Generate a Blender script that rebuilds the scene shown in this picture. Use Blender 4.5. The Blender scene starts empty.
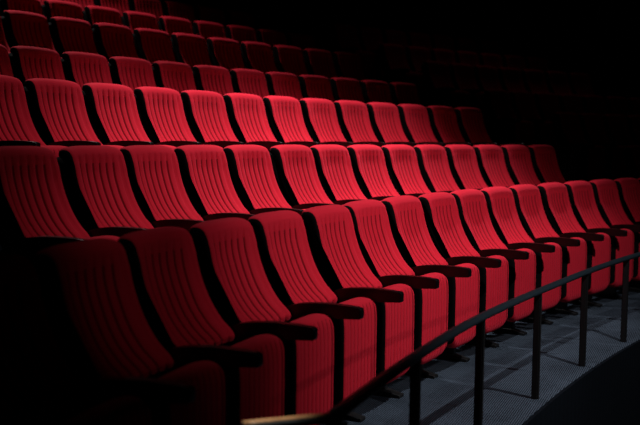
import bpy, bmesh, math
from mathutils import Matrix, Vector

# ------------------------------------------------------------------ setup
scn = bpy.context.scene
COL = scn.collection
H_EYE = 1.441                     # eye height above the front tier
SP = 0.55                         # seat spacing along a row
ZT = 1.06                         # height of a seat back above its tier
AREF, R0 = 1.1064, 21.310
FD = Vector((math.sin(AREF), -math.cos(AREF)))     # towards the stage
RD = Vector((math.cos(AREF), math.sin(AREF)))      # along the rows, away from the camera
CEN = Vector((19.2595, -3.5135))                   # centre of the curved rows
DR = [0, 1.0094, 0.9615, 1.0294, 1.0035, 0.7671, 0.92]
DH = [0, 0.3062, 0.3976, 0.3023, 0.4058, 0.2717, 0.33]
OFF = [-5.2784, -2.6111, -1.026, 0.757, 2.485, 4.798, 6.85]
RAD, TZ = [], []
_r, _h = R0, 0.0
for _a, _b in zip(DR, DH):
    _r += _a; _h += _b
    RAD.append(_r); TZ.append(_h)


def pol(R, th, z=0.0):
    p = CEN - FD * (R * math.cos(th)) + RD * (R * math.sin(th))
    return Vector((p.x, p.y, z))


def yaw(th):
    t = FD * math.sin(th) + RD * math.cos(th)
    return math.atan2(t.y, t.x)


# ------------------------------------------------------------------ materials
def new_mat(name):
    m = bpy.data.materials.new(name); m.use_nodes = True
    nt = m.node_tree
    return m, nt, nt.nodes['Principled BSDF']


def link(nt, a, b): nt.links.new(a, b)


def fabric(name, col_a, col_b, sheen):
    m, nt, bs = new_mat(name)
    tc = nt.nodes.new('ShaderNodeTexCoord')
    n1 = nt.nodes.new('ShaderNodeTexNoise'); n1.inputs['Scale'].default_value = 9; n1.inputs['Detail'].default_value = 4
    n2 = nt.nodes.new('ShaderNodeTexNoise'); n2.inputs['Scale'].default_value = 420; n2.inputs['Detail'].default_value = 2
    mx = nt.nodes.new('ShaderNodeMix'); mx.data_type = 'RGBA'
    mx.inputs[6].default_value = (*col_a, 1); mx.inputs[7].default_value = (*col_b, 1)
    ad = nt.nodes.new('ShaderNodeMath'); ad.operation = 'MULTIPLY_ADD'
    ad.inputs[1].default_value = 0.5
    link(nt, tc.outputs['Object'], n1.inputs['Vector']); link(nt, tc.outputs['Object'], n2.inputs['Vector'])
    link(nt, n1.outputs['Fac'], ad.inputs[0])
    hf = nt.nodes.new('ShaderNodeMath'); hf.operation = 'MULTIPLY'; hf.inputs[1].default_value = 0.5
    link(nt, n2.outputs['Fac'], hf.inputs[0]); link(nt, hf.outputs[0], ad.inputs[2])
    link(nt, ad.outputs[0], mx.inputs[0]); link(nt, mx.outputs[2], bs.inputs['Base Color'])
    bp = nt.nodes.new('ShaderNodeBump'); bp.inputs['Strength'].default_value = 0.25; bp.inputs['Distance'].default_value = 0.002
    link(nt, n2.outputs['Fac'], bp.inputs['Height']); link(nt, bp.outputs['Normal'], bs.inputs['Normal'])
    bs.inputs['Roughness'].default_value = 0.85
    bs.inputs['Specular IOR Level'].default_value = 0.12
    bs.inputs['Sheen Weight'].default_value = sheen
    bs.inputs['Sheen Roughness'].default_value = 0.45
    bs.inputs['Sheen Tint'].default_value = (1.0, 0.12, 0.2, 1)
    return m


def solid(name, col, rough, spec=0.5, metal=0.0, noise=0.15):
    m, nt, bs = new_mat(name)
    tc = nt.nodes.new('ShaderNodeTexCoord')
    n = nt.nodes.new('ShaderNodeTexNoise'); n.inputs['Scale'].default_value = 30; n.inputs['Detail'].default_value = 5
    cr = nt.nodes.new('ShaderNodeValToRGB')
    cr.color_ramp.elements[0].position = 0.3; cr.color_ramp.elements[1].position = 0.7
    cr.color_ramp.elements[0].color = (*[c * (1 - noise) for c in col], 1)
    cr.color_ramp.elements[1].color = (*[min(1, c * (1 + noise)) for c in col], 1)
    link(nt, tc.outputs['Object'], n.inputs['Vector']); link(nt, n.outputs['Fac'], cr.inputs['Fac'])
    link(nt, cr.outputs['Color'], bs.inputs['Base Color'])
    bs.inputs['Roughness'].default_value = rough; bs.inputs['Specular IOR Level'].default_value = spec
    bs.inputs['Metallic'].default_value = metal
    return m


def carpet(name, col, contrast):
    """ribbed carpet tiles: fine loops in rows plus broad mottling"""
    m, nt, bs = new_mat(name)
    tc = nt.nodes.new('ShaderNodeTexCoord')
    mp = nt.nodes.new('ShaderNodeMapping'); mp.inputs['Rotation'].default_value = (0, 0, 0.35)
    link(nt, tc.outputs['Object'], mp.inputs['Vector'])
    wv = nt.nodes.new('ShaderNodeTexWave'); wv.wave_type = 'BANDS'; wv.bands_direction = 'X'
    wv.inputs['Scale'].default_value = 26; wv.inputs['Distortion'].default_value = 0.6
    wv.inputs['Detail'].default_value = 1.0; wv.inputs['Detail Scale'].default_value = 6
    n1 = nt.nodes.new('ShaderNodeTexNoise'); n1.inputs['Scale'].default_value = 2.2; n1.inputs['Detail'].default_value = 4
    n2 = nt.nodes.new('ShaderNodeTexNoise'); n2.inputs['Scale'].default_value = 260; n2.inputs['Detail'].default_value = 2
    for x in (wv, n1, n2): link(nt, mp.outputs['Vector'], x.inputs['Vector'])
    a = nt.nodes.new('ShaderNodeMath'); a.operation = 'MULTIPLY_ADD'; a.inputs[1].default_value = 0.35
    b = nt.nodes.new('ShaderNodeMath'); b.operation = 'MULTIPLY_ADD'; b.inputs[1].default_value = 0.35
    c = nt.nodes.new('ShaderNodeMath'); c.operation = 'MULTIPLY'; c.inputs[1].default_value = 0.30
    link(nt, wv.outputs['Fac'], a.inputs[0]); link(nt, n2.outputs['Fac'], b.inputs[0]); link(nt, n1.outputs['Fac'], c.inputs[0])
    link(nt, c.outputs[0], b.inputs[2]); link(nt, b.outputs[0], a.inputs[2])
    cr = nt.nodes.new('ShaderNodeValToRGB')
    cr.color_ramp.elements[0].position = 0.25; cr.color_ramp.elements[1].position = 0.8
    cr.color_ramp.elements[0].color = (*[v * (1 - contrast) for v in col], 1)
    cr.color_ramp.elements[1].color = (*[v * (1 + contrast) for v in col], 1)
    link(nt, a.outputs[0], cr.inputs['Fac']); link(nt, cr.outputs['Color'], bs.inputs['Base Color'])
    bp = nt.nodes.new('ShaderNodeBump'); bp.inputs['Strength'].default_value = 0.6; bp.inputs['Distance'].default_value = 0.006
    link(nt, a.outputs[0], bp.inputs['Height']); link(nt, bp.outputs['Normal'], bs.inputs['Normal'])
    bs.inputs['Roughness'].default_value = 0.95; bs.inputs['Specular IOR Level'].default_value = 0.05
    return m


M_RED = fabric('red_ribbed_fabric', (0.58, 0.010, 0.026), (0.72, 0.016, 0.040), 0.3)
M_GROOVE_SHADE = fabric('dark_red_groove_shade', (0.24, 0.004, 0.010), (0.30, 0.006, 0.014), 0.15)  # darker red standing in for the shade inside the rib grooves
M_SHELL = solid('black_moulded_shell', (0.004, 0.0035, 0.004), 0.85, 0.06)
M_SIDE = solid('black_side_fabric', (0.005, 0.004, 0.0045), 0.95, 0.05)
M_ARM = solid('black_satin_armrest', (0.0015, 0.0015, 0.0018), 0.36, 0.35)
M_STEEL = solid('black_painted_steel', (0.006, 0.006, 0.007), 0.55, 0.3)
M_RAIL = solid('dark_blue_black_rail_paint', (0.010, 0.017, 0.024), 0.45, 0.25)
M_CAP = solid('tan_rail_cap', (0.40, 0.24, 0.13), 0.45, 0.4)
M_CARPET = carpet('grey_blue_ribbed_carpet', (0.042, 0.057, 0.080), 0.98)
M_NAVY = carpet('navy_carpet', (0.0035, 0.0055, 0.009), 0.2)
M_WALL = solid('matt_black_wall', (0.006, 0.006, 0.007), 0.9, 0.1)


# ------------------------------------------------------------------ mesh helpers
def make_mesh(name, bm, mat, smooth=False, mat2=None, mat3=None):
    bmesh.ops.recalc_face_normals(bm, faces=bm.faces)
    me = bpy.data.meshes.new(name); bm.to_mesh(me); bm.free()
    me.materials.append(mat)
    if mat2: me.materials.append(mat2)
    if mat3: me.materials.append(mat3)
    if smooth:
        for p in me.polygons: p.use_smooth = True
    return me


def obj(name, me, parent=None):
    o = bpy.data.objects.new(name, me); COL.objects.link(o)
    if parent: o.parent = parent
    return o


def catmull(pts, n):
    out = []
    P = [pts[0]] + list(pts) + [pts[-1]]
    for i in range(1, len(P) - 2):
        p0, p1, p2, p3 = P[i - 1], P[i], P[i + 1], P[i + 2]
        for k in range(n):
            t = k / n
            out.append(tuple(0.5 * (2 * b + (c - a) * t + (2 * a - 5 * b + 4 * c - d) * t * t + (3 * b - a - 3 * c + d) * t ** 3)
                             for a, b, c, d in zip(p0, p1, p2, p3)))
    out.append(tuple(pts[-1]))
    return out


def sstep(a, b, x):
    t = max(0.0, min(1.0, (x - a) / (b - a))); return t * t * (3 - 2 * t)


def sweep(front, back, hw, rnd, crown=0.0, crown_span=0.12, ribs=0, rib_pitch=0.046, groove=None, roll_cols=7, cols_per=6, squeeze=None, fan=0.0, dish=0.0, side_mat=False, foot_round=0.0, groove_shade=None):
    """closed (fwd, dz) outline swept across the seat's width with rolled edges; `ribs` sewn grooves run down the front"""
    prof = list(front) + list(back)
    n = len(prof); nf = len(front)
    zmax = max(p[1] for p in prof); zmin = min(p[1] for p in prof)
    area = sum(prof[i][0] * prof[(i + 1) % n][1] - prof[(i + 1) % n][0] * prof[i][1] for i in range(n))
    sg = 1 if area > 0 else -1
    nor = []
    for i in range(n):
        a, b = prof[i - 1], prof[(i + 1) % n]
        dx, dz = b[0] - a[0], b[1] - a[1]; l = math.hypot(dx, dz) or 1
        nor.append((-dz / l * sg, dx / l * sg))          # inward
    xs = []
    for k in range(roll_cols + 1):
        xs.append(-hw + rnd - rnd * math.cos(0.5 * math.pi * k / roll_cols))
    inner = hw - rnd
    span = ribs * rib_pitch / 2
    m = max(8, ribs * cols_per)
    if ribs:
        for k in range(3): xs.append(-inner + (inner - span) * (k + 1) / 3)
        for k in range(1, m + 1): xs.append(-span + 2 * span * k / m)
        for k in range(3): xs.append(span + (inner - span) * (k + 1) / 3)
    else:
        for k in range(1, m + 1): xs.append(-inner + 2 * inner * k / m)
    for k in range(1, roll_cols + 1):
        xs.append(inner + rnd * math.sin(0.5 * math.pi * k / roll_cols))
    bm = bmesh.new(); rings = []
    for x in xs:
        e = max(0.0, abs(x) - inner)
        d = rnd - math.sqrt(max(0.0, rnd * rnd - e * e))
        ring = []
        for i, (f, z) in enumerate(prof):
            dd = d
            xx = x
            if groove and i < nf and abs(x) <= span + 1e-6:
                ph = (x + span) / rib_pitch
                fr = abs(ph - round(ph))                    # 0 in the seam, .5 on a rib's ridge
                prof_g = 0.55 * max(0.0, 1 - fr / 0.17) + 0.45 * max(0.0, 1 - fr / 0.48) ** 1.5
                dd += groove(z) * prof_g
            if dish and i < nf: dd += dish * sstep(-0.02, -0.14, z) * max(0.0, 1 - (x / inner) ** 2) * (1 - 0.5 * sstep(-0.3, -0.45, z))
            F = f + nor[i][0] * dd; Z = z + nor[i][1] * dd
            w = sstep(zmax - crown_span, zmax, z)
            Z -= crown * w * (abs(x) / hw) ** 4
            if foot_round: Z += foot_round * sstep(zmin + 0.11, zmin, z) * (abs(x) / hw) ** 5
            if squeeze: xx = x * squeeze(z)
            if fan: xx *= 1 + fan * sstep(-0.2, -0.46, z)
            ring.append(bm.verts.new((xx, -F, ZT + Z)))
        rings.append(ring)
    for a, b in zip(rings, rings[1:]):
        for i in range(n):
            j = (i + 1) % n
            fc = bm.faces.new((a[i], a[j], b[j], b[i]))
            if groove_shade and i < nf - 1 and abs(a[i].co.x + b[i].co.x) / 2 <= span + 0.004:
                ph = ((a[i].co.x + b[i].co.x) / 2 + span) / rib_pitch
                if abs(ph - round(ph)) < 0.115 and groove_shade[1] < prof[i][1] < groove_shade[0]: fc.material_index = 2  # groove faces get the painted shade colour
            if side_mat and (nf <= i < n - 1 or abs(a[i].co.x + b[i].co.x) / 2 > hw - 0.35 * rnd): fc.material_index = 1
    for fc in (bm.faces.new(rings[0]), bm.faces.new(list(reversed(rings[-1])))):
        if side_mat: fc.material_index = 1
    return bm


def plate(outline, x0, x1, bev=0.0, seg=2):
    """side outline (fwd, z) extruded across x, edges rounded"""
    bm = bmesh.new()
    a = [bm.verts.new((x0, -f, z)) for f, z in outline]
    b = [bm.verts.new((x1, -f, z)) for f, z in outline]
    n = len(outline)
    bm.faces.new(a); bm.faces.new(list(reversed(b)))
    for i in range(n):
        j = (i + 1) % n
        bm.faces.new((a[i], b[i], b[j], a[j]))
    if bev:
        bmesh.ops.bevel(bm, geom=[e for e in bm.edges if e.calc_face_angle(0) > 0.5 or True], offset=bev, segments=seg, affect='EDGES', profile=0.5)
    return bm


def add_box(bm, lo, hi):
    vs = [bm.verts.new((x, y, z)) for x in (lo[0], hi[0]) for y in (lo[1], hi[1]) for z in (lo[2], hi[2])]
    for f in ((0, 1, 3, 2), (4, 6, 7, 5), (0, 4, 5, 1), (2, 3, 7, 6), (0, 2, 6, 4), (1, 5, 7, 3)):
        bm.faces.new([vs[i] for i in f])


# ------------------------------------------------------------------ the seat, one of each part
FRONT = catmull([(-0.048, -0.024), (-0.040, -0.007), (-0.021, 0.0), (0.004, -0.001), (0.027, -0.012), (0.043, -0.034), (0.053, -0.066), (0.064, -0.105), (0.078, -0.165),
                 (0.104, -0.240), (0.140, -0.312), (0.184, -0.374), (0.228, -0.416), (0.245, -0.442), (0.238, -0.464)], 4)
BACK = catmull([(0.205, -0.472), (0.150, -0.420), (0.086, -0.335), (0.044, -0.250), (0.018, -0.165), (0.006, -0.11), (-0.012, -0.075), (-0.032, -0.058), (-0.046, -0.044)], 2)
ME_BACK = make_mesh('backrest', sweep(FRONT, BACK, 0.229, 0.024, crown=0.018, ribs=6, rib_pitch=0.058, cols_per=14, dish=0.014, side_mat=True, groove_shade=(-0.075, -0.45),
                    groove=lambda z: 0.017 * sstep(-0.03, -0.10, z) + 0.006 * sstep(-0.20, -0.33, z), fan=0.0), M_RED, True, M_SIDE, M_GROOVE_SHADE)
SHELL_F = catmull([(-0.050, -0.058), (-0.016, -0.078), (0.003, -0.115), (0.016, -0.168), (0.042, -0.254), (0.084, -0.338), (0.148, -0.424), (0.190, -0.480), (0.150, -0.56)], 2)
SHELL_B = catmull([(0.09, -0.56), (0.075, -0.46), (0.02, -0.36), (-0.024, -0.25), (-0.052, -0.15), (-0.066, -0.08), (-0.070, -0.050), (-0.062, -0.046)], 2)
ME_SHELL = make_mesh('back_shell', sweep(SHELL_F, SHELL_B, 0.228, 0.008, crown=0.018, roll_cols=3), M_SHELL, True)
SEAT_F = catmull([(0.357, -0.425), (0.377, -0.412), (0.404, -0.408), (0.432, -0.416), (0.452, -0.440), (0.461, -0.480), (0.464, -0.560), (0.464, -0.700), (0.464, -0.820),
                  (0.460, -0.864), (0.444, -0.896), (0.417, -0.908), (0.387, -0.904)], 3)
SEAT_B = catmull([(0.364, -0.889), (0.347, -0.854), (0.334, -0.780), (0.330, -0.680), (0.334, -0.560), (0.342, -0.460)], 2)
ME_SEAT = make_mesh('seat_cushion', sweep(SEAT_F, SEAT_B, 0.215, 0.026, crown=0.02, crown_span=0.08, ribs=8, rib_pitch=0.044, cols_per=12, side_mat=True, foot_round=0.045, groove_shade=(-0.43, -0.90),
                    groove=lambda z: 0.008 * sstep(-0.42, -0.46, z)), M_RED, True, M_SIDE, M_GROOVE_SHADE)
ARM = catmull([(0.09, 0.545), (0.13, 0.600), (0.18, 0.640), (0.26, 0.668), (0.36, 0.679), (0.46, 0.680), (0.565, 0.675)], 2) + \
      [(0.580, 0.668), (0.580, 0.628)] + catmull([(0.573, 0.621), (0.46, 0.616), (0.36, 0.609), (0.28, 0.590), (0.22, 0.555), (0.17, 0.500), (0.10, 0.480)], 2)


def arm_mesh(x):
    return make_mesh('armrest', plate(ARM, x - 0.021, x + 0.021, 0.006, 2), M_ARM, False)


LEG = [(0.07, 0.03), (0.085, 0.36), (0.05, 0.50), (0.09, 0.56), (0.33, 0.610), (0.372, 0.600), (0.372, 0.48), (0.35, 0.36), (0.30, 0.20), (0.285, 0.03)]
FOOT = [(0.00, 0.0), (0.00, 0.022), (0.05, 0.038), (0.28, 0.038), (0.38, 0.018), (0.38, 0.0)]


def leg_mesh(x): return make_mesh('side_frame', plate(LEG, x - 0.019, x + 0.019, 0.004, 1), M_STEEL)
def foot_mesh(x): return make_mesh('foot', plate(FOOT, x - 0.033, x + 0.033, 0.003, 1), M_STEEL)


def hinge_mesh():
    bm = bmesh.new()
    add_box(bm, (-0.27, -0.350, 0.30), (0.212, -0.300, 0.345))
    add_box(bm, (-0.20, -0.330, 0.21), (0.20, -0.300, 0.60))
    bmesh.ops.bevel(bm, geom=list(bm.edges), offset=0.006, segments=1, affect='EDGES')
    return make_mesh('seat_pan', bm, M_STEEL)


XA = -0.2915
ME_ARM, ME_LEG, ME_FOOT, ME_PAN = arm_mesh(XA), leg_mesh(XA), foot_mesh(XA), hinge_mesh()
ME_ARM_R, ME_LEG_R, ME_FOOT_R = arm_mesh(0.2585), leg_mesh(0.2585), foot_mesh(0.2585)

proto = bpy.data.objects.new('theatre_seat', None); COL.objects.link(proto)
proto.empty_display_size = 0.2
obj('backrest', ME_BACK, proto); obj('back_shell', ME_SHELL, proto)
s = obj('seat_cushion', ME_SEAT, proto); obj('seat_pan', ME_PAN, s)
obj('armrest', ME_ARM, proto)
l = obj('side_frame', ME_LEG, proto); obj('foot', ME_FOOT, l)
_used = [False]


# backs that stand a little further forward or back than their neighbours
LEAN = {(0, 0): 0.008, (0, 1): -0.010, (0, 4): 0.024, (0, 7): 0.010, (0, 9): -0.006, (0, 10): -0.011,
        (1, 0): 0.015, (1, 1): -0.008, (1, 2): -0.012, (1, 3): -0.013, (1, 4): 0.008}


def seat(R, th, z, label, group, end=False, lean=0.0):
    if not _used[0]:
        r = proto; _used[0] = True
    else:
        r = proto.copy(); COL.objects.link(r)
        for ch in PROTO_KIDS:
            c = ch.copy(); COL.objects.link(c); c.parent = r
            for g in ch.children:
                d = g.copy(); COL.objects.link(d); d.parent = c
    r.location = pol(R, th, z); r.rotation_euler = (0, 0, yaw(th))
    r['label'] = label; r['category'] = 'theatre seat'; r['group'] = group
    if lean:
        for ch in r.children:
            if ch.name.startswith('back'): ch.location.y = -lean
    if end:
        obj('armrest', ME_ARM_R, r)
        q = obj('side_frame', ME_LEG_R, r); obj('foot', ME_FOOT_R, q)
    return r


PROTO_KIDS = list(proto.children)
ORD = ['first', 'second', 'third', 'fourth', 'fifth', 'sixth', 'seventh', 'eighth', 'ninth', 'tenth', 'eleventh', 'twelfth', 'thirteenth',
       'fourteenth', 'fifteenth', 'sixteenth', 'seventeenth', 'eighteenth']
ROWN = ['front row behind the handrail', 'second row from the front', 'third row from the front', 'fourth row from the front',
        'fifth row from the front', 'sixth row from the front', 'dark topmost row']
FIRST = [-1, -1, -1, -1, -1, -1, -2]
COUNT = [17, 14, 13, 12, 11, 9, 8]            # seats of each row, left frame edge to the aisle
SC = 0.485                                       # a seat's middle, from its left corner, in spacings
for r in range(7):
    n = COUNT[r]
    for k in range(n):
        i = FIRST[r] + k
        th = (i + OFF[r] + SC) * SP / RAD[r]
        if k == n - 1:
            lab = 'red ribbed tip-up seat at the aisle end of the %s' % ROWN[r]
        elif r == 0 and k == 0:
            lab = 'tip-up seat lost in shadow at the dark left end of the front row'
        elif r == 0:
            lab = 'red ribbed seat, %s lit one from the left behind the handrail' % ORD[k - 1]
        elif k == 0:
            lab = 'leftmost red ribbed tip-up seat of the %s' % ROWN[r]
        else:
            lab = 'red ribbed tip-up seat, %s from the left in the %s' % (ORD[k], ROWN[r])
        seat(RAD[r], th, TZ[r], lab, 'red seats of the ' + ROWN[r], k == n - 1, LEAN.get((r, i), 0.0))
# the dim block across the aisle
for r in range(1, 7):
    n = {1: 1, 2: 4}.get(r, 7)
    st = 0.272 + 1.25 / RAD[r]
    for k in range(n):
        th = st + (k + 0.5) * SP / RAD[r]
        seat(RAD[r], th, TZ[r], 'dim red seat across the aisle, %s from it, %s row from the front' % (ORD[k], ORD[r - 1]),
             'dim seats across the aisle', k == n - 1)

# ------------------------------------------------------------------ handrail along the front edge
RZ = 0.598


def tube(path, rad, segs=12, squash=1.0):
    bm = bmesh.new(); rings = []
    n = len(path)
    for i, p in enumerate(path):
        a = path[max(0, i - 1)]; b = path[min(n - 1, i + 1)]
        t = (b - a).normalized(); up = Vector((0, 0, 1))
        sd = t.cross(up).normalized(); u2 = sd.cross(t)
        rings.append([bm.verts.new(p + sd * (math.cos(2 * math.pi * k / segs) * rad) + u2 * (math.sin(2 * math.pi * k / segs) * rad * squash)) for k in range(segs)])
    for a, b in zip(rings, rings[1:]):
        for k in range(segs):
            j = (k + 1) % segs
            bm.faces.new((a[k], a[j], b[j], b[k]))
    bm.faces.new(rings[0]); bm.faces.new(list(reversed(rings[-1])))
    return bm


rail = bpy.data.objects.new('handrail', None); COL.objects.link(rail)
rail['label'] = 'low black handrail on posts curving along the carpeted edge before the front row'
rail['category'] = 'handrail'
I0, I1 = -5.2, 13.0


def rail_r(i): return R0 - 0.995 - 0.045 * sstep(-2.5, 1.5, i)


def at_i(i, R, z=0.0): return pol(R, i * SP / R0, z)


rail.location = at_i(2.2, R0 - 0.995)
base_inv = Matrix.Translation(-rail.location)


def rchild(name, bm, mat, smooth=False, parent=None):
    for v in bm.verts: v.co = base_inv @ v.co
    return obj(name, make_mesh(name, bm, mat, smooth), parent or rail)


rchild('top_rail', tube([at_i(i, rail_r(i), RZ) for i in [I0 + (I1 - I0) * k / 80 for k in range(81)]], 0.028, 18, 0.58), M_RAIL, True)
c0 = at_i(I0, rail_r(I0), RZ); c1 = at_i(-5.50, R0 - 0.815, RZ); c2 = c0 + (c1 - c0) * 1.15
rt = rchild('return_rail', tube([c0, c0 + (c1 - c0) * 0.5, c1, c2], 0.019, 12, 0.8), M_RAIL, True)
dr = (c2 - c0).normalized(); up = Vector((0, 0, 0.012))
rchild('tan_cap', tube([c0 + up, c1 + up, c2 + up], 0.012, 10, 0.5), M_CAP, True, rt)  # thin tan strip along the top of the return rail
for i in [I0 + 0.05, -3.36, -1.52, 0.33, 2.18, 4.02, 5.86, 7.71, 9.56, 11.4]:
    bm = bmesh.new()
    add_box(bm, (-0.019, -0.019, 0.0), (0.019, 0.019, RZ - 0.010))
    ve = [e for e in bm.edges if abs(e.verts[0].co.z - e.verts[1].co.z) > 0.1]
    bmesh.ops.bevel(bm, geom=ve, offset=0.006, segments=2, affect='EDGES')
    th = i * SP / R0
    M = Matrix.Translation(at_i(i, rail_r(i))) @ Matrix.Rotation(yaw(th), 4, 'Z')
    for v in bm.verts: v.co = M @ v.co
    rchild('post', bm, M_STEEL)

# ------------------------------------------------------------------ setting
T0, T1, NS = -0.62, 0.72, 90


def struct(name, bm, mat, smooth=False):
    o = obj(name, make_mesh(name, bm, mat, smooth)); o['kind'] = 'structure'; return o


REDGE = R0 - 1.107
path = [(REDGE, 0.0)]
for r in range(7):
    lip = RAD[r] + 0.10 if r < 6 else RAD[6] + 1.6
    path.append((lip, TZ[r]))
    if r < 6: path.append((lip, TZ[r + 1]))
outer = path[-1][0]
bm = bmesh.new(); prev = None
solid_path = path + [(outer, -1.05), (REDGE, -1.05)]
for k in range(NS + 1):
    th = T0 + (T1 - T0) * k / NS
    ring = [bm.verts.new(pol(R, th, z)) for R, z in solid_path]
    if prev:
        for i in range(len(ring) - 1):
            bm.faces.new((prev[i], prev[i + 1], ring[i + 1], ring[i]))
        bm.faces.new((prev[-1], prev[0], ring[0], ring[-1]))
    else: bm.faces.new(ring)
    prev = ring
bm.faces.new(list(reversed(prev)))
struct('floor', bm, M_CARPET)


def arc_block(Ra, Rb, za, zb, t0=T0, t1=T1):
    bm = bmesh.new(); prev = None
    for k in range(NS + 1):
        th = t0 + (t1 - t0) * k / NS
        ring = [bm.verts.new(pol(R, th, z)) for R, z in ((Ra, za), (Rb, za), (Rb, zb), (Ra, zb))]
        if prev:
            for i in range(4):
                j = (i + 1) % 4
                bm.faces.new((prev[i], prev[j], ring[j], ring[i]))
        else: bm.faces.new(ring)
        prev = ring
    bm.faces.new(list(reversed(prev)))
    return bm


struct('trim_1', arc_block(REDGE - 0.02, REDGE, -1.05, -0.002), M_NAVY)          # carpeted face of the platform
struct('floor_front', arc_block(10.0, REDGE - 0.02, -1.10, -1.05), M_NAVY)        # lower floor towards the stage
struct('wall_back', arc_block(outer, outer + 0.2, -1.05, 7.6), M_WALL)
struct('ceiling', arc_block(10.0, outer + 0.2, 7.6, 7.8), M_WALL)
for nm, th, w in (('wall_left', T0, -0.008), ('wall_right', T1, 0.008)):
    bm = bmesh.new()
    vs = [[bm.verts.new(pol(R, t, z)) for R, z in ((10.0, -1.1), (outer + 0.2, -1.1), (outer + 0.2, 7.8), (10.0, 7.8))] for t in (th, th + w)]
    bm.faces.new(vs[0]); bm.faces.new(list(reversed(vs[1])))
    for i in range(4):
        j = (i + 1) % 4
        bm.faces.new((vs[0][i], vs[0][j], vs[1][j], vs[1][i]))
    struct(nm, bm, M_WALL)


# ------------------------------------------------------------------ lights
def spot(name, loc, target, energy, angle, blend, radius, col=(1, 0.97, 0.95)):
    d = bpy.data.lights.new(name, 'SPOT'); d.energy = energy; d.spot_size = math.radians(angle); d.spot_blend = blend
    d.shadow_soft_size = radius; d.color = col
    o = bpy.data.objects.new(name, d); COL.objects.link(o)
    o.location = loc; o.rotation_euler = (Vector(target) - Vector(loc)).to_track_quat('-Z', 'Y').to_euler()
    return o


def seat_pt(r, i, dz=0.75): return pol(RAD[r], (i + OFF[r]) * SP / RAD[r], TZ[r] + dz)


spot('stage_spotlight', (2.93, 3.94, 4.70), (0.84, 7.68, -1.05), 680, 74, 1.0, 0.04)
spot('side_fill', (2.3, 2.6, 5.2), seat_pt(0, 2.0, 1.0), 62, 25, 1.0, 0.05)  # added fill that lifts the dim left end of the front row
spot('booth_spotlight', pol(R0 - 10.0, (4.0 + OFF[0]) * SP / R0, 4.0), seat_pt(0, 4.8, 0.55), 420, 21, 1.0, 0.05)
for i, pw in ((2.5, 280), (5.2, 1250), (8.2, 1200)):
    spot('row_downlight', pol(RAD[1] + 0.3, (i + OFF[1]) * SP / RAD[1], 6.9), seat_pt(1, i, 0.8) + (pol(0.25, 0) - pol(0, 0)), pw, 44, 1.0, 0.08)
spot('rail_end_fill', c1 + Vector((0.15, 0.1, 3.2)), c1 + (c1 - c0) * 0.1, 520, 8.5, 0.9, 0.03, (1, 0.82, 0.62))  # added warm fill for the tan strip at the rail's end, no known lamp
spot('far_block_fill', pol(RAD[4] + 0.8, 0.40, 6.6), pol(RAD[3], 0.37, TZ[3] + 1.0), 9, 80, 1.0, 0.08)  # added faint fill so the seat tops across the aisle show
spot('house_downlight', pol(RAD[4] + 2.0, (2.2 + OFF[4]) * SP / RAD[4], 7.3), seat_pt(4, 2.2, 1.0), 800, 76, 1.0, 0.08, (1, 0.93, 0.9))

w = bpy.data.worlds.new('dark_hall'); scn.world = w; w.use_nodes = True
w.node_tree.nodes['Background'].inputs['Color'].default_value = (0.5, 0.6, 0.8, 1)
w.node_tree.nodes['Background'].inputs['Strength'].default_value = 0.0006

# ------------------------------------------------------------------ camera
P, RO = 0.0742, 0.0147
fwd = Vector((0, math.cos(P), -math.sin(P))); upv = Vector((0, math.sin(P), math.cos(P))); rt_ = Vector((1, 0, 0))
c, sn = math.cos(RO), math.sin(RO)
R_ = rt_ * c + upv * sn; U_ = upv * c - rt_ * sn
cam = bpy.data.cameras.new('camera'); co = bpy.data.objects.new('camera', cam); COL.objects.link(co)
co.matrix_world = Matrix(((R_.x, U_.x, -fwd.x, 0), (R_.y, U_.y, -fwd.y, 0), (R_.z, U_.z, -fwd.z, H_EYE), (0, 0, 0, 1)))
cam.sensor_width = 36; cam.lens = 1050.24 / 640 * 36
cam.clip_start = 0.05; cam.clip_end = 200
cam.dof.use_dof = True; cam.dof.focus_distance = 6.3; cam.dof.aperture_fstop = cam.lens / 1000 / 0.026
scn.camera = co
scn.view_settings.view_transform = 'Standard'; scn.view_settings.look = 'None'
scn.view_settings.exposure = 0.0; scn.view_settings.gamma = 1.0; scn.view_settings.use_curve_mapping = False
